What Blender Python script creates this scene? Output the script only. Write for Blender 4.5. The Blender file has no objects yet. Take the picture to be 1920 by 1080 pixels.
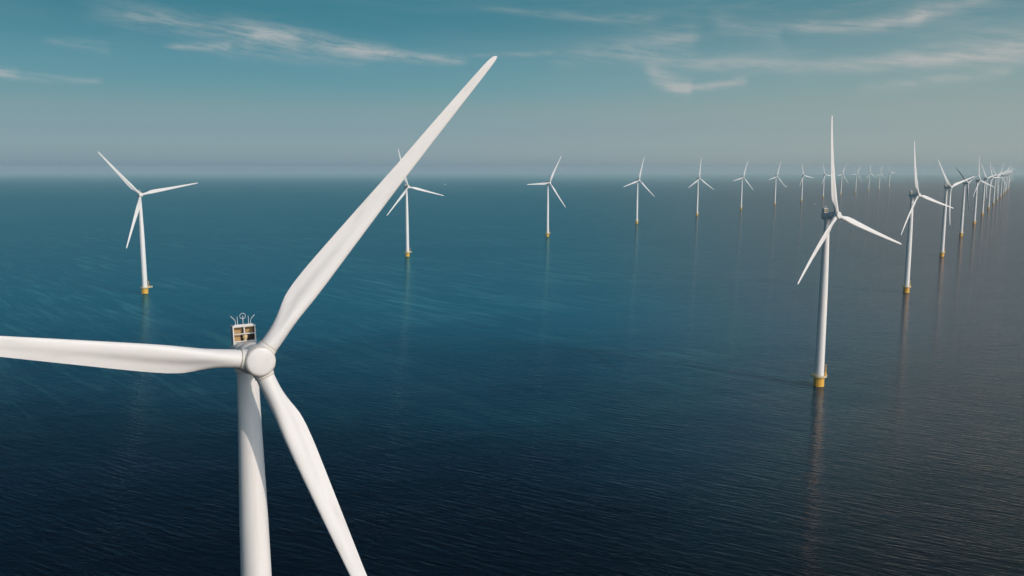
import bpy, bmesh, math, random
from mathutils import Vector, Matrix
random.seed(7)
R_ = math.radians
sc = bpy.context.scene
COL = sc.collection

# ------------------------------------------------------------------ camera
F_PX, PITCH, ROLL, CAM_H = 1615.39, 0.1375, 0.000642, 120.24
cam = bpy.data.cameras.new('camera')
cam.sensor_width = 36.0
cam.lens = 36.0 * F_PX / 1920.0
cam.clip_start = 1.0
cam.clip_end = 120000.0
cam_ob = bpy.data.objects.new('camera', cam)
COL.objects.link(cam_ob)
cam_ob.matrix_world = (Matrix.Translation((0, 0, CAM_H)) @ Matrix.Rotation(math.pi/2 - PITCH, 4, 'X')
                       @ Matrix.Rotation(ROLL, 4, 'Z'))
sc.camera = cam_ob

# ------------------------------------------------------------------ exposure
sc.view_settings.view_transform = 'Standard'
sc.view_settings.look = 'None'
sc.view_settings.exposure = 0.0
sc.view_settings.gamma = 1.0
sc.cycles.max_bounces = 8
sc.cycles.volume_bounces = 1

SUN_BEARING, SUN_EL = 128.0, 31.5     # degrees clockwise from the view axis; degrees above the horizon


class NT:
    """small helper that wires shader nodes"""
    def __init__(self, tree):
        self.t = tree
        self.n = tree.nodes
        self.l = tree.links

    def node(self, kind, **kw):
        nd = self.n.new(kind)
        for k, v in kw.items():
            setattr(nd, k, v)
        return nd

    def put(self, sock, v):
        if isinstance(v, bpy.types.NodeSocket):
            self.l.new(v, sock)
        else:
            sock.default_value = v

    def math(self, op, a, b=None, c=None, clamp=False):
        nd = self.node('ShaderNodeMath', operation=op, use_clamp=clamp)
        self.put(nd.inputs[0], a)
        if b is not None:
            self.put(nd.inputs[1], b)
        if c is not None:
            self.put(nd.inputs[2], c)
        return nd.outputs[0]

    def smooth(self, v, a, b, lo=0.0, hi=1.0):
        nd = self.node('ShaderNodeMapRange', interpolation_type='SMOOTHSTEP')
        self.put(nd.inputs['Value'], v)
        nd.inputs['From Min'].default_value = a
        nd.inputs['From Max'].default_value = b
        nd.inputs['To Min'].default_value = lo
        nd.inputs['To Max'].default_value = hi
        return nd.outputs[0]

    def xyz(self, x, y, z):
        nd = self.node('ShaderNodeCombineXYZ')
        for s, v in zip(nd.inputs, (x, y, z)):
            self.put(s, v)
        return nd.outputs[0]

    def noise(self, vec, scale, detail=4.0, rough=0.5, dist=0.0):
        nd = self.node('ShaderNodeTexNoise')
        self.put(nd.inputs['Vector'], vec)
        nd.inputs['Scale'].default_value = scale
        nd.inputs['Detail'].default_value = detail
        nd.inputs['Roughness'].default_value = rough
        nd.inputs['Distortion'].default_value = dist
        return nd.outputs['Fac']

    def mix(self, fac, a, b, blend='MIX'):
        nd = self.node('ShaderNodeMix', data_type='RGBA', blend_type=blend)
        self.put(nd.inputs['Factor'], fac)
        self.put(nd.inputs[6], a)
        self.put(nd.inputs[7], b)
        return nd.outputs[2]

    def ramp(self, fac, stops):
        nd = self.node('ShaderNodeValToRGB')
        els = nd.color_ramp.elements
        while len(els) < len(stops):
            els.new(0.5)
        for e, (p, c) in zip(els, stops):
            e.position = p
            e.color = (*c, 1.0)
        self.put(nd.inputs[0], fac)
        return nd.outputs[0]


# ------------------------------------------------------------------ sky
world = bpy.data.worlds.new('World')
sc.world = world
world.use_nodes = True
w = NT(world.node_tree)
w.n.clear()
out = w.node('ShaderNodeOutputWorld')
bg = w.node('ShaderNodeBackground')
w.l.new(bg.outputs[0], out.inputs[0])
sky = w.node('ShaderNodeTexSky', sky_type='NISHITA', sun_disc=False, sun_elevation=R_(SUN_EL),
             sun_rotation=R_(SUN_BEARING), altitude=0.0, air_density=1.0, dust_density=1.0, ozone_density=2.0)
tc = w.node('ShaderNodeTexCoord')
sep = w.node('ShaderNodeSeparateXYZ')
w.l.new(tc.outputs['Generated'], sep.inputs[0])
dx, dy, dz = sep.outputs
w.l.new(w.xyz(dx, dy, w.math('MAXIMUM', dz, 0.004)), sky.inputs['Vector'])     # the sea's rim dips below the level line
hor = w.math('SQRT', w.math('ADD', w.math('MULTIPLY', dx, dx), w.math('MULTIPLY', dy, dy)))
az = w.math('ARCTAN2', dx, dy)                    # bearing of the direction, radians
el = w.math('ARCTAN2', dz, hor)                   # its elevation, radians


def pix_dir(px, py):
    """bearing and elevation of a spot of the sky"""
    v = Vector(((px - 960) / F_PX, -(py - 540) / F_PX, -1.0))
    d = cam_ob.matrix_world.to_3x3() @ v
    return math.atan2(d.x, d.y), math.atan2(d.z, math.hypot(d.x, d.y))


# atmosphere tint by elevation on top of the Nishita colours
def el_ramp(stops):
    return w.ramp(w.math('MULTIPLY', el, 1.0 / (math.pi/2), clamp=True), [(d / 90.0, c_) for d, c_ in stops])


tint = el_ramp([
    (0.0, (0.70, 1.00, 1.46)), (0.7, (0.68, 0.93, 1.34)), (1.4, (0.61, 0.82, 1.13)), (2.4, (0.53, 0.69, 0.92)), (3.8, (0.51, 0.66, 0.74)), (5.2, (0.38, 0.64, 0.69)),
    (6.6, (0.34, 0.63, 0.65)), (9.0, (0.22, 0.56, 0.55)), (11.0, (0.20, 0.58, 0.54)), (15.0, (0.18, 0.64, 0.59)), (25.0, (0.16, 0.62, 0.57)),
    (40.0, (0.16, 0.45, 0.38)), (60.0, (0.22, 0.48, 0.40)), (90.0, (0.35, 0.48, 0.42))])
sb = R_(SUN_BEARING)
cosd = w.math('DIVIDE', w.math('ADD', w.math('MULTIPLY', dx, math.sin(sb)), w.math('MULTIPLY', dy, math.cos(sb))), w.math('MAXIMUM', hor, 0.001))
sunward = w.math('MULTIPLY', w.smooth(cosd, math.cos(R_(88)), math.cos(R_(28))), w.smooth(hor, 0.0, 0.3))
leftward = w.smooth(w.math('DIVIDE', dx, w.math('MAXIMUM', hor, 0.001)), -0.58, -0.85)
tint = w.mix(sunward, tint, (1.60, 1.78, 1.74, 1.0))
gain = w.math('MULTIPLY', w.smooth(az, -0.62, 0.62, 0.74, 1.15), w.math('MULTIPLY_ADD', leftward, -0.55, 1.0))
base_sky = w.mix(1.0, sky.outputs[0], tint, 'MULTIPLY')
gn = w.node('ShaderNodeVectorMath', operation='SCALE')
w.l.new(base_sky, gn.inputs[0])
w.put(gn.inputs['Scale'], gain)
base_sky = gn.outputs[0]

# cirrus: streaks bent and frayed by noise, each with its own place in the sky
wn = w.node('ShaderNodeTexNoise')
w.put(wn.inputs['Vector'], w.xyz(w.math('MULTIPLY', az, 9.0), w.math('MULTIPLY', el, 26.0), 0.0))
wn.inputs['Scale'].default_value = 1.0
wn.inputs['Detail'].default_value = 4.0
wsep = w.node('ShaderNodeSeparateColor')
w.l.new(wn.outputs['Color'], wsep.inputs[0])
el_w = w.math('ADD', el, w.math('MULTIPLY', w.math('SUBTRACT', wsep.outputs[0], 0.5), 0.010))
az_w = w.math('ADD', az, w.math('MULTIPLY', w.math('SUBTRACT', wsep.outputs[1], 0.5), 0.05))
fib = w.noise(w.xyz(w.math('MULTIPLY', az_w, 20.0), w.math('MULTIPLY_ADD', az_w, 26.0, w.math('MULTIPLY', el_w, 190.0)), 0.3), 1.0, 8.0, 0.66)
fib2 = w.noise(w.xyz(w.math('MULTIPLY', az_w, 40.0), w.math('MULTIPLY', el_w, 110.0), 1.7), 1.0, 5.0, 0.6)
fibre = w.math('ADD', w.smooth(fib, 0.32, 0.64, 0.30, 1.2), w.math('MULTIPLY', w.math('SUBTRACT', fib2, 0.5), 1.7))
fibre = w.math('MAXIMUM', fibre, 0.0)
# x0,y0 -> x1,y1, sag (px), half width at both ends (px), strength
STREAKS = [
    (190, 18, 560, 70, 4, 20, 17, .40), (420, 62, 740, 99, -4, 26, 13, .45), (640, 86, 885, 116, 3, 11, 6, .62),
    (300, 86, 432, 88, 1, 5, 7, .50), (-120, 132, 40, 139, 0, 9, 9, .42), (-20, 138, 190, 152, 0, 9, 4, .38),
    (90, 74, 210, 93, -5, 5, 11, .25), (1226, 130, 1308, 166, 6, 17, 12, .60), (1262, 166, 1398, 151, 5, 6, 8, .55),
    (1040, 108, 1310, 58, 8, 16, 22, .32), (1170, 98, 1590, 124, 8, 15, 9, .36), (1540, 126, 1960, 82, 8, 8, 16, .42),
    (1480, 46, 1740, 26, 10, 10, 14, .50), (1700, 32, 1900, -26, 4, 14, 12, .40), (1640, 108, 1960, 66, 6, 10, 34, .36),
    (1600, 162, 1720, 156, 2, 8, 9, .28), (1710, 156, 1900, 134, 2, 6, 10, .38), (900, 14, 1240, 36, 3, 5, 12, .28),
    (890, 104, 1030, 100, 0, 5, 4, .26), (1330, 30, 1480, 70, 0, 18, 20, .22), (380, 96, 700, 118, 0, 10, 12, .18),
]
total = None
for (x0, y0, x1, y1, sag, w0, w1, k) in STREAKS:
    a0, e0 = pix_dir(x0, y0)
    a1, e1 = pix_dir(x1, y1)
    t = w.math('DIVIDE', w.math('SUBTRACT', az_w, a0), a1 - a0)
    arch = w.math('MULTIPLY', w.math('MULTIPLY', t, w.math('SUBTRACT', 1.0, t)), -4 * sag / F_PX)
    mid = w.math('ADD', w.math('MULTIPLY_ADD', t, e1 - e0, e0), arch)
    wid = w.math('MAXIMUM', w.math('MULTIPLY_ADD', t, (w1 - w0) / F_PX, w0 / F_PX), 0.0015)
    q = w.math('DIVIDE', w.math('SUBTRACT', el_w, mid), wid)
    g = w.math('EXPONENT', w.math('MULTIPLY', w.math('MULTIPLY', q, q), -1.0))
    ends = w.math('MULTIPLY', w.smooth(t, -0.12, 0.22), w.smooth(t, 0.92, 1.06, 1.0, 0.0))
    m = w.math('MULTIPLY', w.math('MULTIPLY', g, ends), k * 0.80)
    total = m if total is None else w.math('ADD', total, m)
# thin veil over the right-hand sky and general cirrus elsewhere
veil_n = w.noise(w.xyz(w.math('MULTIPLY', az_w, 5.0), w.math('MULTIPLY', el_w, 34.0), 4.0), 1.0, 5.0, 0.6)
veil = w.math('MULTIPLY', w.smooth(veil_n, 0.40, 0.70), w.smooth(az, 0.02, 0.40, 0.05, 0.32))
veil = w.math('MULTIPLY', veil, w.math('MULTIPLY', w.smooth(el, 0.07, 0.12), w.smooth(el, 0.5, 0.25)))
cover = w.math('ADD', w.math('MULTIPLY', total, fibre), veil)
cover = w.math('MINIMUM', cover, 0.8)
hazy = w.math('MULTIPLY', w.smooth(az, -0.25, 0.60), w.smooth(el, 0.26, 0.06, 0.0, 0.42))
base_sky = w.mix(hazy, base_sky, (4.1, 4.2, 3.6, 1.0))
glow = w.math('MULTIPLY', w.smooth(az, 0.02, 0.75), w.smooth(el, 0.16, 0.35, 0.0, 0.16))
base_sky = w.mix(glow, base_sky, (2.7, 2.5, 2.4, 1.0))
cloud_col = w.mix(w.smooth(az, -0.5, 0.55), (4.2, 4.6, 4.7, 1.0), (4.7, 4.7, 4.6, 1.0))
w.l.new(w.mix(cover, base_sky, cloud_col), bg.inputs['Color'])
bg.inputs['Strength'].default_value = 0.10

# ------------------------------------------------------------------ sun
sun = bpy.data.lights.new('sun', 'SUN')
sun.energy = 2.25
sun.angle = R_(0.53)
sun.color = (1.0, 0.86, 0.75)
sun_ob = bpy.data.objects.new('sun', sun)
COL.objects.link(sun_ob)
sd = Vector((math.sin(R_(SUN_BEARING)) * math.cos(R_(SUN_EL)), math.cos(R_(SUN_BEARING)) * math.cos(R_(SUN_EL)), math.sin(R_(SUN_EL))))
sun_ob.rotation_euler = sd.to_track_quat('Z', 'Y').to_euler()
sun_ob.location = sd * 500


# ------------------------------------------------------------------ materials
def material(name):
    m = bpy.data.materials.new(name)
    m.use_nodes = True
    t = NT(m.node_tree)
    return m, t, t.n['Principled BSDF']


def painted(name, col, rough=0.4, dirt=0.06, scale=(0.6, 0.6, 0.12), dirt_col=None):
    m, t, b = material(name)
    c = t.node('ShaderNodeTexCoord')
    mp = t.node('ShaderNodeMapping')
    mp.inputs['Scale'].default_value = scale
    t.l.new(c.outputs['Object'], mp.inputs[0])
    n = t.noise(mp.outputs[0], 1.0, 6.0, 0.65)
    dc = dirt_col or tuple(v * 0.62 for v in col)
    f = t.math('MULTIPLY', t.smooth(n, 0.42, 0.78), dirt * 8, clamp=True)
    t.l.new(t.mix(f, (*col, 1), (*dc, 1)), b.inputs['Base Color'])
    t.put(b.inputs['Roughness'], t.math('MULTIPLY_ADD', n, 0.2, rough - 0.1))
    return m


M_TOWER = painted('tower_paint', (0.82, 0.785, 0.755), 0.42, 0.045, (0.5, 0.5, 0.03))
M_BLADE = painted('blade_gelcoat', (0.735, 0.71, 0.69), 0.55, 0.045, (0.8, 0.8, 0.12))
M_HUB = painted('hub_paint', (0.69, 0.665, 0.64), 0.42, 0.04, (0.7, 0.7, 0.7))
M_SEAM = painted('seam_grime', (0.50, 0.42, 0.30), 0.7, 0.1, (2, 2, 2))
M_COLLAR = painted('collar_paint', (0.74, 0.72, 0.69), 0.45, 0.05, (1, 1, 1))
M_YELLOW = painted('yellow_paint', (0.80, 0.44, 0.065), 0.5, 0.06, (0.4, 0.4, 0.2))
M_ALGAE = painted('waterline_growth', (0.035, 0.036, 0.022), 0.7, 0.1, (1, 1, 1))
M_DECK = painted('deck_grating', (0.62, 0.50, 0.28), 0.7, 0.08, (1, 1, 1))
M_RAIL = painted('rail_paint', (0.74, 0.62, 0.36), 0.5, 0.05, (1, 1, 1))
M_FRAME = painted('frame_paint', (0.72, 0.69, 0.65), 0.45, 0.03, (1, 1, 1))
M_RADI = painted('radiator_mesh', (0.46, 0.29, 0.13), 0.75, 0.08, (1, 1, 6))
M_DARK = painted('interior_shade', (0.07, 0.055, 0.045), 0.8, 0.05, (1, 1, 1))
M_STEEL = painted('galvanised_steel', (0.62, 0.64, 0.66), 0.4, 0.05, (3, 3, 3))
M_BRASS = painted('cream_housing', (0.66, 0.50, 0.26), 0.5, 0.05, (3, 3, 3))
M_RUST = painted('rust_run', (0.42, 0.25, 0.11), 0.8, 0.05, (2, 2, 2))
M_BOAT = painted('boat_white', (0.80, 0.80, 0.79), 0.35, 0.03, (1, 1, 1))
M_BOATDK = painted('boat_dark', (0.04, 0.06, 0.09), 0.4, 0.03, (1, 1, 1))
M_GLASS = painted('boat_window', (0.02, 0.025, 0.03), 0.1, 0.0, (1, 1, 1))


# water ---------------------------------------------------------------
m, t, b = material('lake_water')
M_WATER = m
c = t.node('ShaderNodeTexCoord')


def wave_vec(angle, sx, sy, ox=0.0):
    """coordinates turned so that x runs along the crests"""
    mp = t.node('ShaderNodeMapping', vector_type='TEXTURE')
    mp.inputs['Location'].default_value = (ox, ox * 0.7, 0)
    mp.inputs['Rotation'].default_value = (0, 0, R_(angle))
    mp.inputs['Scale'].default_value = (sx, sy, 1.0)
    t.l.new(c.outputs['Object'], mp.inputs[0])
    return mp.outputs[0]


crest = -30.0
wave_a = t.noise(wave_vec(crest, 12.0, 1.9), 1.0, 3.0, 0.5, 0.3)
wave_b = t.noise(wave_vec(crest - 7, 30.0, 4.6, 31.0), 1.0, 2.0, 0.45, 0.3)
wave_c = t.noise(wave_vec(crest + 12, 4.0, 0.8, 77.0), 1.0, 2.0, 0.45, 0.2)
gust = t.noise(wave_vec(15, 70.0, 32.0, 210.0), 1.0, 3.0, 0.55, 0.5)
# wind patches and slicks, hundreds of metres long
patch = t.noise(wave_vec(-48, 120.0, 11.0, 500.0), 1.0, 5.0, 0.64, 1.3)
patch2 = t.noise(wave_vec(-20, 420.0, 260.0, 900.0), 1.0, 4.0, 0.6, 0.6)
slick = t.math('MULTIPLY', t.smooth(patch, 0.45, 0.68), t.smooth(patch2, 0.36, 0.60, 0.10, 1.0))
height = t.math('ADD', t.math('MULTIPLY', wave_a, 1.0), t.math('ADD', t.math('MULTIPLY', wave_b, 0.55), t.math('MULTIPLY', wave_c, 0.36)))
height = t.math('MULTIPLY', height, t.smooth(gust, 0.28, 0.72, 0.72, 1.15))
bump = t.node('ShaderNodeBump')
bump.inputs['Strength'].default_value = 1.0
bump.inputs['Distance'].default_value = 0.43
t.l.new(height, bump.inputs['Height'])
# vignette shade and sheen painted into the colour: dark near, teal beyond, grey right
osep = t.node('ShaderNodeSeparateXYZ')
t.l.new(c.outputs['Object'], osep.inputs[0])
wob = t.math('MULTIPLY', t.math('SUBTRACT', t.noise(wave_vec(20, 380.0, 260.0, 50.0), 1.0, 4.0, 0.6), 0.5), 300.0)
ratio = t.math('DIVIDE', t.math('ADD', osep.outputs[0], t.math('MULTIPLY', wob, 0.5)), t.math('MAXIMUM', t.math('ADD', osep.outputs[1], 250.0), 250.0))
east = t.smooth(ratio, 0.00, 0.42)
far_tone = t.smooth(t.math('ADD', t.math('ADD', osep.outputs[1], wob), t.math('MULTIPLY', t.smooth(ratio, -0.02, 0.16), 75.0)), 275.0, 800.0)
near_shade_w = t.mix(slick, (0.0003, 0.0010, 0.0030, 1), (0.0008, 0.0026, 0.0058, 1))
near_shade_e = t.mix(slick, (0.0030, 0.0034, 0.0044, 1), (0.0045, 0.0050, 0.0060, 1))
far_teal = t.mix(slick, (0.0006, 0.116, 0.205, 1), (0.0520, 0.255, 0.320, 1))
far_grey = t.mix(slick, (0.078, 0.108, 0.130, 1), (0.125, 0.160, 0.180, 1))
body = t.mix(far_tone, t.mix(east, near_shade_w, near_shade_e), t.mix(east, far_teal, far_grey))
horizon_fade = t.smooth(osep.outputs[1], 3000.0, 16000.0)  # reflections painted paler with distance, so the far edge melts like haze
sheen_tint = t.mix(far_tone, t.mix(east, (0.22, 0.31, 0.45, 1), (1.0, 0.74, 0.61, 1)), t.mix(east, (0.22, 0.48, 0.54, 1), (0.66, 0.56, 0.54, 1)))  # reflection colour painted by place: dimmed on the left, warm near right
sheen_tint = t.mix(horizon_fade, sheen_tint, (0.86, 0.98, 0.94, 1))
m.node_tree.nodes.remove(b)
fres = t.node('ShaderNodeFresnel')
fres.inputs['IOR'].default_value = 1.52
dif = t.node('ShaderNodeBsdfDiffuse')
glo = t.node('ShaderNodeBsdfGlossy', distribution='GGX')
t.l.new(bump.outputs[0], glo.inputs['Normal'])
t.l.new(bump.outputs[0], fres.inputs['Normal'])
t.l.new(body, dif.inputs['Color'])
t.l.new(sheen_tint, glo.inputs['Color'])
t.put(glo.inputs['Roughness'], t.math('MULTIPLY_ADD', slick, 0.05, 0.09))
msh = t.node('ShaderNodeMixShader')
t.l.new(fres.outputs[0], msh.inputs[0])
t.l.new(dif.outputs[0], msh.inputs[1])
t.l.new(glo.outputs[0], msh.inputs[2])
t.l.new(msh.outputs[0], t.n['Material Output'].inputs['Surface'])


# ------------------------------------------------------------------ mesh helpers
def mesh_obj(name, bm, mat, parent=None, smooth=True, matrix=None, edge=None):
    me = bpy.data.meshes.new(name)
    bmesh.ops.recalc_face_normals(bm, faces=bm.faces[:])
    if smooth:
        for f in bm.faces:
            f.smooth = True
        lim = R_(edge or 38)
        for e in bm.edges:
            if len(e.link_faces) == 2 and e.calc_face_angle(0) > lim:
                e.smooth = False
    bm.to_mesh(me)
    bm.free()
    me.materials.append(mat)
    o = bpy.data.objects.new(name, me)
    COL.objects.link(o)
    if parent:
        o.parent = parent
    if matrix is not None:
        o.matrix_local = matrix
    return o


def loft(bm, rings, cap0=True, cap1=True):
    vs = [[bm.verts.new(p) for p in r] for r in rings]
    n = len(rings[0])
    for a, b_ in zip(vs, vs[1:]):
        for i in range(n):
            bm.faces.new((a[i], a[(i+1) % n], b_[(i+1) % n], b_[i]))
    if cap0:
        bm.faces.new(vs[0])
    if cap1:
        bm.faces.new(vs[-1])


def lathe_z(bm, prof, n=48, cx=0.0, cy=0.0):
    loft(bm, [[(cx + r*math.cos(2*math.pi*i/n), cy + r*math.sin(2*math.pi*i/n), z) for i in range(n)] for (r, z) in prof])


def lathe_y(bm, prof, n=40, p=2.0):
    """profile of (radius, y) about the y axis; p is the superellipse power"""
    rings = []
    for (r, y) in prof:
        ring = []
        for i in range(n):
            a = 2*math.pi*i/n
            ca, sa = math.cos(a), math.sin(a)
            k = (abs(ca)**p + abs(sa)**p) ** (-1/p)
            ring.append((r*k*ca, y, r*k*sa))
        rings.append(ring)
    loft(bm, rings)


def box(bm, x0, x1, y0, y1, z0, z1, mtx=None, bev=0.0):
    r = bmesh.ops.create_cube(bm, size=1.0)
    for v in r['verts']:
        v.co = Vector(((x0+x1)/2 + v.co.x*(x1-x0), (y0+y1)/2 + v.co.y*(y1-y0), (z0+z1)/2 + v.co.z*(z1-z0)))
    if bev:
        es = list({e for v in r['verts'] for e in v.link_edges})
        vs = bmesh.ops.bevel(bm, geom=es, offset=bev, segments=2, affect='EDGES')['verts']
    if mtx is not None:
        bmesh.ops.transform(bm, matrix=mtx, verts=[v for v in bm.verts if v.is_valid and not v.tag])
        for v in bm.verts:
            v.tag = True


def tube(bm, pts, r, n=8, closed=False):
    pts = [Vector(p) for p in pts]
    rings = []
    for i, p in enumerate(pts):
        if closed:
            d = pts[(i+1) % len(pts)] - pts[i-1]
        else:
            d = pts[min(i+1, len(pts)-1)] - pts[max(i-1, 0)]
        d.normalize()
        u = d.orthogonal() if abs(d.z) > 0.9 else d.cross(Vector((0, 0, 1)))
        if abs(d.z) > 0.9:
            u = d.cross(Vector((0, 1, 0)))
        u.normalize()
        v = d.cross(u)
        rr = r[i] if isinstance(r, (list, tuple)) else r
        rings.append([p + (u*math.cos(2*math.pi*k/n) + v*math.sin(2*math.pi*k/n))*rr for k in range(n)])
    if closed:
        rings.append(rings[0])
        vs = [[bm.verts.new(q) for q in ring] for ring in rings[:-1]]
        vs.append(vs[0])
        for a, b_ in zip(vs, vs[1:]):
            for k in range(n):
                bm.faces.new((a[k], a[(k+1) % n], b_[(k+1) % n], b_[k]))
    else:
        loft(bm, rings)


def ss(x, a, b_):
    x = max(0.0, min(1.0, (x-a)/(b_-a)))
    return x*x*(3-2*x)


def interp(x, tab):
    for (x0, y0), (x1, y1) in zip(tab, tab[1:]):
        if x <= x1:
            return y0 + (y1-y0)*max(0.0, (x-x0))/(x1-x0)
    return tab[-1][1]


# ------------------------------------------------------------------ water sheet
bm = bmesh.new()
S = 19600.0          # where the curve of the earth hides the sea from this height
bm.faces.new([bm.verts.new((S*math.cos(2*math.pi*i/360), S*math.sin(2*math.pi*i/360), 0.0)) for i in range(360)])
wat = mesh_obj('water', bm, M_WATER, smooth=False)
wat['kind'] = 'structure'

# ------------------------------------------------------------------ turbine
YAW, TILT, CONE = 0.5804, 0.09, 0.045
HUB_OFF = 6.0
HUB_M = Matrix.Translation((0, -HUB_OFF*math.cos(TILT), 95 + HUB_OFF*math.sin(TILT))) @ Matrix.Rotation(-TILT, 4, 'X')
NAC_M = Matrix.Translation((0, 0, 95)) @ Matrix.Rotation(-TILT, 4, 'X')
R_TIP = 53.2


def local_dir(bearing):
    """world bearing (degrees) -> unit vector in a turbine's own axes"""
    a = R_(bearing)
    v = Vector((math.sin(a), math.cos(a), 0))
    return Matrix.Rotation(-YAW, 3, 'Z') @ v


def blade_bm(NS=46, N=36):
    bm = bmesh.new()
    chord_t = [(0, 2.35), (.045, 2.35), (.08, 2.45), (.12, 2.85), (.16, 3.3), (.20, 3.52), (.25, 3.50), (.32, 3.25), (.45, 2.72), (.6, 2.1),
               (.75, 1.70), (.88, 1.28), (.95, 1.04), (.98, .86), (.993, .6), (1.0, .22)]
    thick_t = [(0, 1), (.045, 1), (.08, .9), (.12, .68), (.16, .50), (.2, .41), (.3, .32), (.45, .26), (.7, .21), (1, .18)]
    rs = [1.95 + (R_TIP-1.95)*(i/NS)**1.15 for i in range(NS)] + [R_TIP*.985, R_TIP*.993, R_TIP*.998, R_TIP]
    rs = sorted(rs)
    rings = []
    for r in rs:
        s = r/R_TIP
        c, tk = interp(s, chord_t), interp(s, thick_t)
        wgt = ss(r, 2.4, 9.5)
        tw = R_(15)*(1-min(1, s/.75))**1.4 * ss(r, 1.0, 5.0) - R_(1.0)
        yb = -3.2*s*s
        ring = []
        for i in range(N):
            th = 2*math.pi*i/N
            # circle
            cx_, cy_ = 1.175*math.cos(th), 1.175*math.sin(th)
            u = (1-math.cos(th))/2
            yt = 5*tk*c*(0.2969*math.sqrt(u) - .126*u - .3516*u*u + .2843*u**3 - .1036*u**4)
            press = math.sin(th) < 0
            if press:
                yt *= 1 - .42*ss(u, .38, .72)*(1-ss(s, .2, .9)*.6)
            cam_ = 4*.028*c*u*(1-u)
            ax = (.30-u)*c
            ay = cam_ + (-yt if press else yt)
            x, y = cx_*(1-wgt)+ax*wgt, cy_*(1-wgt)+ay*wgt
            X = x*math.cos(-tw) - y*math.sin(-tw)
            Y = x*math.sin(-tw) + y*math.cos(-tw)
            ring.append((X, Y+yb, r))
        rings.append(ring)
    loft(bm, rings)
    return bm


def hub_mesh():
    """spinner body and three root stubs, blended into one skin"""
    bm = bmesh.new()
    lathe_y(bm, [(1.45, 2.1), (1.95, 1.7), (2.06, .9), (2.06, 0), (2.02, -.8), (1.94, -1.35), (1.80, -1.62), (1.5, -1.72), (.5, -1.74)], 56)
    for k in range(3):
        mt = Matrix.Rotation(2*math.pi*k/3, 4, 'Y') @ Matrix.Rotation(CONE, 4, 'X')
        sub = bmesh.new()
        lathe_z(sub, [(1.52, .1), (1.5, 1.0), (1.36, 1.55), (1.30, 1.9), (1.30, 2.12)], 40)
        sub.transform(mt)
        tmp = bpy.data.meshes.new('tmp')
        sub.to_mesh(tmp)
        sub.free()
        bm.from_mesh(tmp)
        bpy.data.meshes.remove(tmp)
    bmesh.ops.recalc_face_normals(bm, faces=bm.faces[:])
    me = bpy.data.meshes.new('hub')
    bm.to_mesh(me)
    bm.free()
    o = bpy.data.objects.new('hub_source', me)
    COL.objects.link(o)
    md = o.modifiers.new('r', 'REMESH')
    md.mode = 'VOXEL'
    md.voxel_size = 0.075
    md = o.modifiers.new('s', 'SMOOTH')
    md.iterations = 9
    md.factor = 0.5
    bpy.context.view_layer.update()
    dg = bpy.context.evaluated_depsgraph_get()
    res = bpy.data.meshes.new_from_object(o.evaluated_get(dg))
    res.name = 'hub'
    res.materials.clear()
    res.materials.append(M_HUB)
    res.polygons.foreach_set('use_smooth', [True]*len(res.polygons))
    bpy.data.objects.remove(o)
    return res


HUB_MESH = hub_mesh()


def link_mesh(name, me, parent, mtx):
    o = bpy.data.objects.new(name, me)
    COL.objects.link(o)
    o.parent = parent
    o.matrix_local = mtx
    return o


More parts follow.
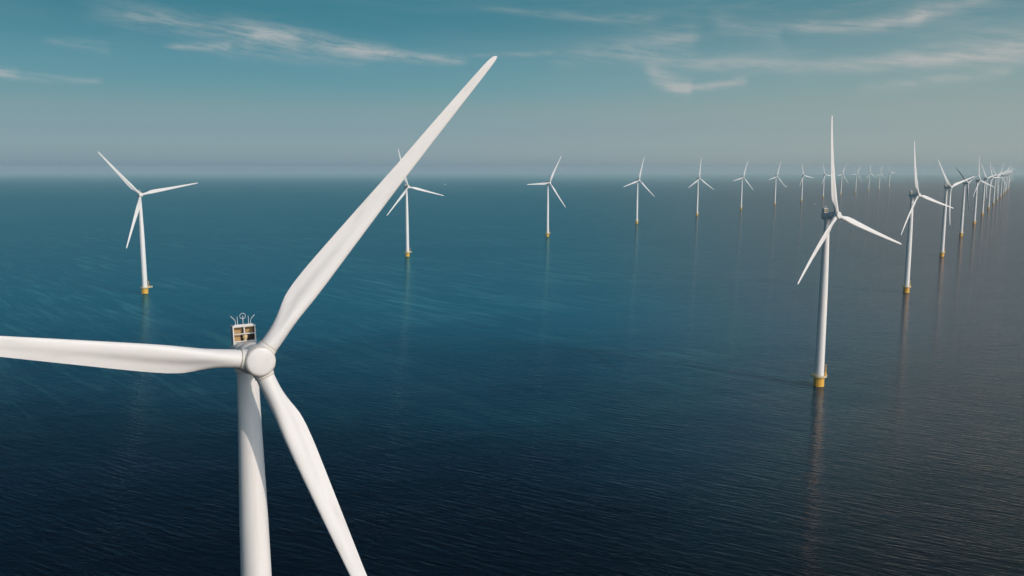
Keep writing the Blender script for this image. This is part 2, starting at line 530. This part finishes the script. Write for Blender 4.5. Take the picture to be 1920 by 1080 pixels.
def cooler(parent):
    """open-fronted cooler on the rear roof of the nacelle, with its instruments"""
    X = 1.47
    y0, y1 = 0.65, 2.35
    z0, zs, z1 = 0.8, 2.0, 4.12
    bm = bmesh.new()
    box(bm, -X, -X+.10, y0+.05, y1, z0, z1-.16)          # left cheek
    box(bm, X-.10, X, y0+.05, y1, z0, z1-.16)            # right cheek
    box(bm, -X, X, y0+.02, y1+.02, z1-.16, z1)           # roof
    box(bm, -X+.1, X-.1, y0+.08, y0+.20, z0, zs-.08)     # closed apron under the opening
    box(bm, -X+.1, X-.1, y1-.10, y1, z0, z1-.16)         # back
    body = mesh_obj('cooler', bm, M_FRAME, parent, False, NAC_M.copy())
    bm = bmesh.new()
    box(bm, -X-.06, -X+.09, y0-.08, y0+.05, z0-.1, z1+.04)
    box(bm, X-.09, X+.06, y0-.08, y0+.05, z0-.1, z1+.04)
    box(bm, -X+.09, X-.09, y0-.08, y0+.05, z1-.20, z1+.04)
    box(bm, -X+.09, X-.09, y0-.07, y0+.04, zs+.92, zs+1.05)
    box(bm, -X+.09, X-.09, y0-.07, y0+.04, zs-.09, zs+.04)
    box(bm, -.075, .075, y0-.06, y0+.03, zs+1.05, z1-.20)
    mesh_obj('cooler_frame', bm, M_FRAME, body, False)
    bm = bmesh.new()
    yb = y0+.98
    box(bm, -X+.14, -.16, yb-.30, yb, zs+1.0, z1-.20)
    box(bm, .12, X-.14, yb-.30, yb, zs+1.0, z1-.20)
    box(bm, -X+.14, -.42, yb-.34, yb, zs-.05, zs+.80)
    mesh_obj('radiator', bm, M_RADI, body, False)
    bm = bmesh.new()
    box(bm, -.38, X-.14, yb-.06, yb, zs-.05, zs+1.0)  # dark sheets standing in for the shadow inside the right of the cooler
    box(bm, X-.135, X-.105, y0+.15, yb-.02, zs-.05, z1-.2)
    mesh_obj('shade_sheet', bm, M_DARK, body, False)
    bm = bmesh.new()
    lathe_z(bm, [(.26, zs-.05), (.27, zs+.35), (.34, zs+.38), (.34, zs+.70), (.30, zs+.86), (.1, zs+.92)], 14, .16, y0+.42)
    mesh_obj('pump', bm, M_BRASS, body)
    # instruments on the roof
    zt = z1+.02
    bm = bmesh.new()
    box(bm, -1.2, 1.25, y0+.22, y0+.62, z1, z1+.14)
    mesh_obj('instrument_rail', bm, M_FRAME, body, False)
    zt = z1+.14
    yy = y0+.42
    for s in (-1, 1):
        bm = bmesh.new()
        tube(bm, [(s*1.02, yy, zt), (s*1.02, yy, zt+.42), (s*1.10, yy, zt+.66), (s*1.36, yy, zt+.95), (s*1.62, yy, zt+1.2)], .048)
        mesh_obj('bent_antenna', bm, M_STEEL, body)
        bm = bmesh.new()
        tube(bm, [(s*.74, yy, zt), (s*.74, yy, zt+.6), (s*.74, yy, zt+1.12)], [.05, .045, .035])
        mesh_obj('straight_antenna', bm, M_STEEL, body)
    bm = bmesh.new()
    tube(bm, [(0, yy, zt), (0, yy, zt+.6), (0, yy, zt+1.15)], .048)
    tube(bm, [(.38*math.cos(a), yy+.02, zt+1.12+.38*math.sin(a)) for a in [2*math.pi*i/22 for i in range(22)]], .04, 8, True)
    mesh_obj('ring_sensor', bm, M_STEEL, body)
    return body


def make_turbine(detail=True):
    root = bpy.data.objects.new('wind_turbine', None)
    root.empty_display_size = 5
    COL.objects.link(root)
    root.rotation_euler = (0, 0, YAW)
    # foundation
    bm = bmesh.new()
    lathe_z(bm, [(2.86, -.9), (2.86, 5.25), (3.0, 5.3), (3.0, 5.5), (2.75, 5.55)], 48)
    base = mesh_obj('foundation', bm, M_YELLOW, root)
    bm = bmesh.new()
    n = 48
    lathe_z(bm, [(2.87, -.8), (2.885, -.4), (2.885, .12), (2.87, .22)], n)
    mesh_obj('waterline_band', bm, M_ALGAE, base)
    # platform with a laydown arm
    far = local_dir(36)
    side = Vector((far.y, -far.x, 0))
    bm = bmesh.new()
    lathe_z(bm, [(4.1, 5.55), (4.2, 5.6), (4.2, 5.85), (4.1, 5.9)], 48)
    mt = Matrix(((side.x, far.x, 0, 0), (side.y, far.y, 0, 0), (0, 0, 1, 0), (0, 0, 0, 1)))
    for v in bm.verts:
        v.tag = True
    box(bm, -2.0, 2.0, 3.0, 7.0, 5.60, 5.86, mt)
    plat = mesh_obj('platform', bm, M_DECK, root, True, None, 30)
    bm = bmesh.new()
    pts = []
    a_far = math.atan2(far.y, far.x)
    half = math.asin(2.0/4.1)
    k = 36
    for i in range(k+1):
        a = a_far + half + (2*math.pi-2*half)*i/k
        pts.append(Vector((4.1*math.cos(a), 4.1*math.sin(a), 0)))
        sg = 1 if (pts[-1] - (far*3.58 + side*2.0)).length < 1.0 else -1
    pts = pts + [far*6.9 + side*1.92*sg, far*6.9 - side*1.92*sg]
    for zz, rr in ((6.45, .05), (7.0, .07)):
        tube(bm, [p + Vector((0, 0, zz)) for p in pts], rr, 6, True)
    for i in list(range(0, k+1, 2)) + [k+1, k+2]:
        tube(bm, [pts[i] + Vector((0, 0, 5.88)), pts[i] + Vector((0, 0, 7.0))], .06, 6)
    for i in range(len(pts)):                        # kick plate
        p, q = pts[i], pts[(i+1) % len(pts)]
        f = [bm.verts.new(p + Vector((0, 0, 5.88))), bm.verts.new(q + Vector((0, 0, 5.88))),
             bm.verts.new(q + Vector((0, 0, 6.25))), bm.verts.new(p + Vector((0, 0, 6.25)))]
        bm.faces.new(f)
    mesh_obj('railing', bm, M_RAIL, plat)
    # davit crane
    cp = local_dir(84)*3.75
    arm = local_dir(20)
    bm = bmesh.new()
    z = Vector((0, 0, 1))
    tube(bm, [cp+z*5.88, cp+z*8.2], .32, 12)
    tube(bm, [cp+z*8.2, cp+z*11.2, cp+z*11.9], [.24, .2, .2], 10)
    tube(bm, [cp+z*11.6, cp+z*12.5-arm*1.1, cp+z*12.3-arm*2.6], [.2, .17, .12], 8)
    tube(bm, [cp+z*9.4+arm*.25, cp+z*12.2-arm*1.0], .09, 6)
    box(bm, cp.x-.5, cp.x+.5, cp.y-.45, cp.y+.45, 5.9, 6.9)
    mesh_obj('davit_crane', bm, M_YELLOW, root)
    # boat landing ladder on the side of the foundation
    ld = local_dir(212)
    ls = Vector((ld.y, -ld.x, 0))
    bm = bmesh.new()
    for sg in (-1, 1):
        q = ld*3.35 + ls*.45*sg
        tube(bm, [q - z*.8, q + z*5.5], .10, 8)
        tube(bm, [q + z*4.4, ld*2.7 + ls*.45*sg + z*4.4], .07, 6)
        tube(bm, [q + z*.9, ld*2.7 + ls*.45*sg + z*.9], .07, 6)
    for i in range(12):
        zz = i*.45 - .1
        tube(bm, [ld*3.35 - ls*.45 + z*zz, ld*3.35 + ls*.45 + z*zz], .035, 6)
    mesh_obj('ladder', bm, M_YELLOW, base)
    # tower
    bm = bmesh.new()
    prof = [(2.52, 5.8), (2.52, 6.1), (2.48, 12), (2.42, 26), (2.35, 42), (2.25, 54), (2.10, 63), (1.95, 71), (1.80, 77), (1.60, 84), (1.46, 90), (1.42, 93.6)]
    fine = []
    for (r0, z0), (r1, z1) in zip(prof, prof[1:]):
        for i in range(3):
            fine.append((r0+(r1-r0)*i/3, z0+(z1-z0)*i/3))
    fine.append(prof[-1])
    lathe_z(bm, fine, 64)
    tw = mesh_obj('tower', bm, M_TOWER, root)
    for zz, rr in ((30.0, 2.405), (60.5, 2.143)):
        bm = bmesh.new()
        lathe_z(bm, [(rr-.02, zz-.10), (rr+.022, zz-.07), (rr+.022, zz+.07), (rr-.02, zz+.10)], 64)
        mesh_obj('flange_seam', bm, M_COLLAR, tw)
    dd = local_dir(205)
    bm = bmesh.new()
    ds = Vector((dd.y, -dd.x, 0))
    mt = Matrix(((ds.x, dd.x, 0, 0), (ds.y, dd.y, 0, 0), (0, 0, 1, 0), (0, 0, 0, 1)))
    box(bm, -.5, .5, 2.40, 2.545, 5.95, 8.1, mt)
    mesh_obj('door', bm, M_COLLAR, tw, False)
    # nacelle
    bm = bmesh.new()
    lathe_y(bm, [(1.55, -2.0), (1.86, -1.7), (1.95, -.8), (1.97, .6), (1.95, 1.6), (1.9, 2.3), (1.78, 2.6), (1.5, 2.76), (.6, 2.8)], 48, 2.7)
    nac = mesh_obj('nacelle', bm, M_HUB, root, True, NAC_M.copy(), 50)
    bm = bmesh.new()
    lathe_y(bm, [(1.5, -4.35), (1.95, -4.25), (2.12, -3.95), (2.15, -3.0), (2.15, -2.2), (2.08, -1.85), (1.6, -1.75)], 56)
    mesh_obj('generator', bm, M_HUB, nac)
    bm = bmesh.new()
    lathe_z(bm, [(1.62, 92.9), (1.72, 93.0), (1.72, 93.5), (1.6, 93.6)], 40)
    mesh_obj('yaw_ring', bm, M_COLLAR, tw)
    if detail:
        bm = bmesh.new()
        for (x0, x1, ww) in ((-.35, -.05, .05), (.05, .55, .04), (-.8, -.5, .03)):
            pz = [(x0, .7, 0), (x0+(x1-x0)*.4, .1, 0), (x1, -.9, 0)]
            ring = []
            for (px_, py_, _) in pz:
                zt = (max(0, 1.965**2.7 - abs(px_)**2.7))**(1/2.7)
                ring.append((px_, py_, zt+.012))
            for p, q in zip(ring, ring[1:]):
                f = [bm.verts.new((p[0]-ww, p[1], p[2])), bm.verts.new((p[0]+ww, p[1], p[2])),
                     bm.verts.new((q[0]+ww, q[1], q[2])), bm.verts.new((q[0]-ww, q[1], q[2]))]
                bm.faces.new(f)
        mesh_obj('rust_stain', bm, M_RUST, nac, False)
    cooler(root)
    # hub and blades
    hub = link_mesh('hub', HUB_MESH, root, HUB_M.copy())
    bm = bmesh.new()
    lathe_y(bm, [(1.84, -1.48), (1.87, -1.60), (1.83, -1.72), (1.72, -1.81), (1.5, -1.87), (.9, -1.93), (.3, -1.95)], 56)
    mesh_obj('nose_cap', bm, M_HUB, hub)
    bm = bmesh.new()
    tube(bm, [(1.885*math.cos(a), -1.55, 1.885*math.sin(a)) for a in [2*math.pi*i/56 for i in range(56)]], .06, 8, True)
    mesh_obj('nose_seam', bm, M_SEAM, hub)
    bl = mesh_obj('blade', blade_bm(), M_BLADE, root, True, None, 60)
    bm = bmesh.new()
    lathe_z(bm, [(1.18, 2.05), (1.26, 2.08), (1.27, 2.22), (1.25, 2.25), (1.18, 2.28)], 48)
    mesh_obj('root_collar', bm, M_COLLAR, bl)
    bm = bmesh.new()
    tube(bm, [(1.245*math.cos(a), 1.245*math.sin(a), 2.30) for a in [2*math.pi*i/48 for i in range(48)]], .05, 8, True)
    mesh_obj('root_seam', bm, M_SEAM, bl)
    return root


def set_rotor(root, phase, pitch=0.0):
    bl = [o for o in root.children if o.name.split('.')[0] == 'blade']
    for k, o in enumerate(bl):
        o.matrix_local = (HUB_M @ Matrix.Rotation(R_(phase + 120*k), 4, 'Y') @ Matrix.Rotation(CONE, 4, 'X')
                          @ Matrix.Rotation(R_(pitch), 4, 'Z'))
    for o in root.children:
        if o.name.split('.')[0] == 'hub':
            o.matrix_local = HUB_M @ Matrix.Rotation(R_(phase), 4, 'Y')


def copy_tree(o, parent=None):
    c_ = o.copy()
    COL.objects.link(c_)
    if parent:
        c_.parent = parent
        c_.matrix_parent_inverse = o.matrix_parent_inverse.copy()
    for ch in list(o.children):
        copy_tree(ch, c_)
    return c_


PROTO = make_turbine()
b0 = [o for o in PROTO.children if o.name == 'blade'][0]
copy_tree(b0, PROTO)
copy_tree(b0, PROTO)

LEFT = 'turbines of the far left row'
RIGHT = 'turbines of the right-hand row'
TURB = [
    # x, y, rotor phase, pitch, group, label
    (-36.08, 114.9, 40.8, 0, RIGHT, 'huge white turbine nearest the viewer, its tower and lower blade cut by the bottom edge'),
    (171.4, 469.5, -10.0, 0, RIGHT, 'tall white turbine right of centre with an upright upper blade and yellow foundation'),
    (386.7, 836.8, -14.2, 0, RIGHT, 'third turbine of the right-hand row, just behind the tall one with the upright blade'),
    (595.2, 1188.1, -45.6, 0, RIGHT, 'fourth turbine of the right-hand row, one blade hanging straight down'),
    (808.9, 1550.9, -54.0, -84, RIGHT, 'fifth turbine of the right-hand row, the only one with dark shaded blades'),
    (1018.2, 1900.3, -12.2, 0, RIGHT, 'sixth turbine of the right-hand row, just behind the dark-bladed one, blade upright'),
    (1237.0, 2272.1, -43.6, 0, RIGHT, 'seventh turbine of the right-hand row, upper blade leaning left'),
    (1446.0, 2624.0, -27.0, 0, RIGHT, 'eighth turbine of the right-hand row, small, where the row starts to crowd'),
    (1655.0, 2975.0, -50.0, 0, RIGHT, 'ninth turbine of the right-hand row, eighth from the far end'),
    (1880.0, 3355.0, 20.0, 0, RIGHT, 'tenth turbine of the right-hand row, seventh from its far end'),
    (2087.0, 3700.0, 48.0, 0, RIGHT, 'eleventh turbine of the right-hand row, sixth from its far end'),
    (2312.0, 4078.0, 38.0, 0, RIGHT, 'tiny hazy turbine fifth from the far end of the right-hand row'),
    (2545.0, 4474.0, 30.0, 0, RIGHT, 'tiny hazy turbine fourth from the far end of the right-hand row'),
    (2745.0, 4815.0, 47.0, 0, RIGHT, 'tiny hazy turbine third from the far end of the right-hand row'),
    (2975.0, 5200.0, 26.0, 0, RIGHT, 'tiny hazy turbine last but one at the far end of the right-hand row'),
    (3190.0, 5570.0, 52.0, 0, RIGHT, 'tiny hazy turbine at the very far end of the right-hand row'),
    (-356.1, 827.9, -41.1, 0, LEFT, 'leftmost white turbine, alone on the blue water above the foreground blade'),
    (-144.5, 1185.2, -15.7, 0, LEFT, 'white turbine partly hidden behind the long foreground blade'),
    (63.4, 1540.4, 27.3, 0, LEFT, 'white turbine just right of the foreground blade, one blade pointing straight left'),
    (275.5, 1906.8, 14.3, 0, LEFT, 'fourth turbine from the left in the far row'),
    (479.4, 2238.7, 3.6, 0, LEFT, 'fifth turbine from the left in the far row, one blade straight up'),
    (685.9, 2589.8, 18.4, 0, LEFT, 'sixth turbine from the left in the far row, upper blade leaning right'),
    (893.9, 2943.6, 16.8, 0, LEFT, 'seventh turbine from the left in the far row, blade tip beside a pale boat'),
    (1083.8, 3240.7, -18.8, 0, LEFT, 'eighth turbine from the left in the far row'),
    (1320.1, 3676.1, -21.9, 0, LEFT, 'small far turbine just left of the tall right turbine\'s upright blade'),
    (1530.2, 4034.0, 23.0, 0, LEFT, 'small far turbine just right of the tall right turbine\'s upright blade'),
    (1765.5, 4455.0, 26.7, 0, LEFT, 'small far turbine fourth from the right end of the far left row'),
    (2002.5, 4870.6, -2.5, 0, LEFT, 'tiny far turbine third from the right end of the far left row'),
    (2182.5, 5157.2, 11.6, 0, LEFT, 'tiny far turbine last but one at the right end of the far left row'),
    (2402.7, 5528.3, -35.8, 0, LEFT, 'tiny far turbine at the right end of the far left row'),
]
sources = PROTO
first = True
for (x, y, ph, pit, grp, lab) in TURB:
    tb = PROTO if first else copy_tree(sources)
    first = False
    tb.location = (x, y, 0)
    set_rotor(tb, ph, pit)
    tb.rotation_euler = (0, 0, R_(30.2) if y < 200 else YAW)      # the nearest one has turned a little less into the wind
    tb['label'] = lab
    tb['category'] = 'wind turbine'
    tb['group'] = grp


# ------------------------------------------------------------------ boats
def boat(x, y, length, heading, label):
    root = bpy.data.objects.new('motor_boat', None)
    COL.objects.link(root)
    root.location = (x, y, 0)
    root.rotation_euler = (0, 0, R_(heading))
    L, B, H = length, length*.28, length*.13
    bm = bmesh.new()
    rings = []
    for i in range(13):
        s = i/12
        wd = B/2*(1-max(0, (s-.45)/.55)**2.2) + .02
        top = H*(1+.35*max(0, s-.5))
        xx = (s-.5)*L
        rings.append([(xx, wd, top), (xx, wd*.9, top*.4), (xx, wd*.5, -.25*H), (xx, 0, -.35*H), (xx, -wd*.5, -.25*H), (xx, -wd*.9, top*.4), (xx, -wd, top), (xx, 0, top*1.02)])
    loft(bm, rings)
    hull = mesh_obj('hull', bm, M_BOAT, root)
    bm = bmesh.new()
    rings = []
    for i in range(5):
        s = i/4
        zz = H + s*H*1.25
        k = 1 - .22*s
        x0, x1, yy = -.22*L*k, .16*L*k - .05*L*s, B*.34*k
        rings.append([(x0, -yy, zz), (x1, -yy, zz), (x1+.04*L*(1-s), 0, zz), (x1, yy, zz), (x0, yy, zz)])
    loft(bm, rings)
    cab = mesh_obj('cabin', bm, M_BOAT, root, False)
    bm = bmesh.new()
    box(bm, -.17*L, .10*L, -B*.325, B*.325, H*1.55, H*1.95)
    mesh_obj('window', bm, M_GLASS, cab, False)
    bm = bmesh.new()
    tube(bm, [(-.08*L, 0, H*2.2), (-.1*L, 0, H*4.2)], .012*L, 6)
    mesh_obj('mast', bm, M_STEEL, root)
    bm = bmesh.new()
    rings = []
    for i in range(13):
        s = i/12
        wd = B/2*(1-max(0, (s-.45)/.55)**2.2) + .02
        xx = (s-.5)*L*1.004
        rings.append([(xx, wd*.93, H*.32), (xx, wd*.985, H*.52), (xx, -wd*.985, H*.52), (xx, -wd*.93, H*.32)])
    loft(bm, rings)
    mesh_obj('hull_stripe', bm, M_BOATDK, hull)
    root['label'] = label
    root['category'] = 'boat'
    root['group'] = 'distant boats'
    return root


boat(-517.7, 6700.0, 16.0, 12, 'tiny white boat near the horizon right of the long foreground blade')
boat(1042.0, 2975.6, 8.0, 185, 'tiny white boat left of the tall right turbine\'s nacelle')
boat(1860.0, 5890.0, 26.0, 172, 'pale boat far off beside the tip of a distant turbine\'s lower blade')


# ------------------------------------------------------------------ haze
bm = bmesh.new()
box(bm, -S-1500, S+1500, -S-1500, S+1500, -1.5, 165.0)
hz = mesh_obj('haze', bm, bpy.data.materials.new('air_haze'), smooth=False)
hm = hz.data.materials[0]
hm.use_nodes = True
hm.node_tree.nodes.clear()
h = NT(hm.node_tree)
ho = h.node('ShaderNodeOutputMaterial')
pv = h.node('ShaderNodeVolumePrincipled')
pv.inputs['Color'].default_value = (0.60, 0.76, 0.82, 1)
pv.inputs['Density'].default_value = 4.0e-5
pv.inputs['Anisotropy'].default_value = 0.0
h.l.new(pv.outputs[0], ho.inputs['Volume'])
hz['kind'] = 'stuff'
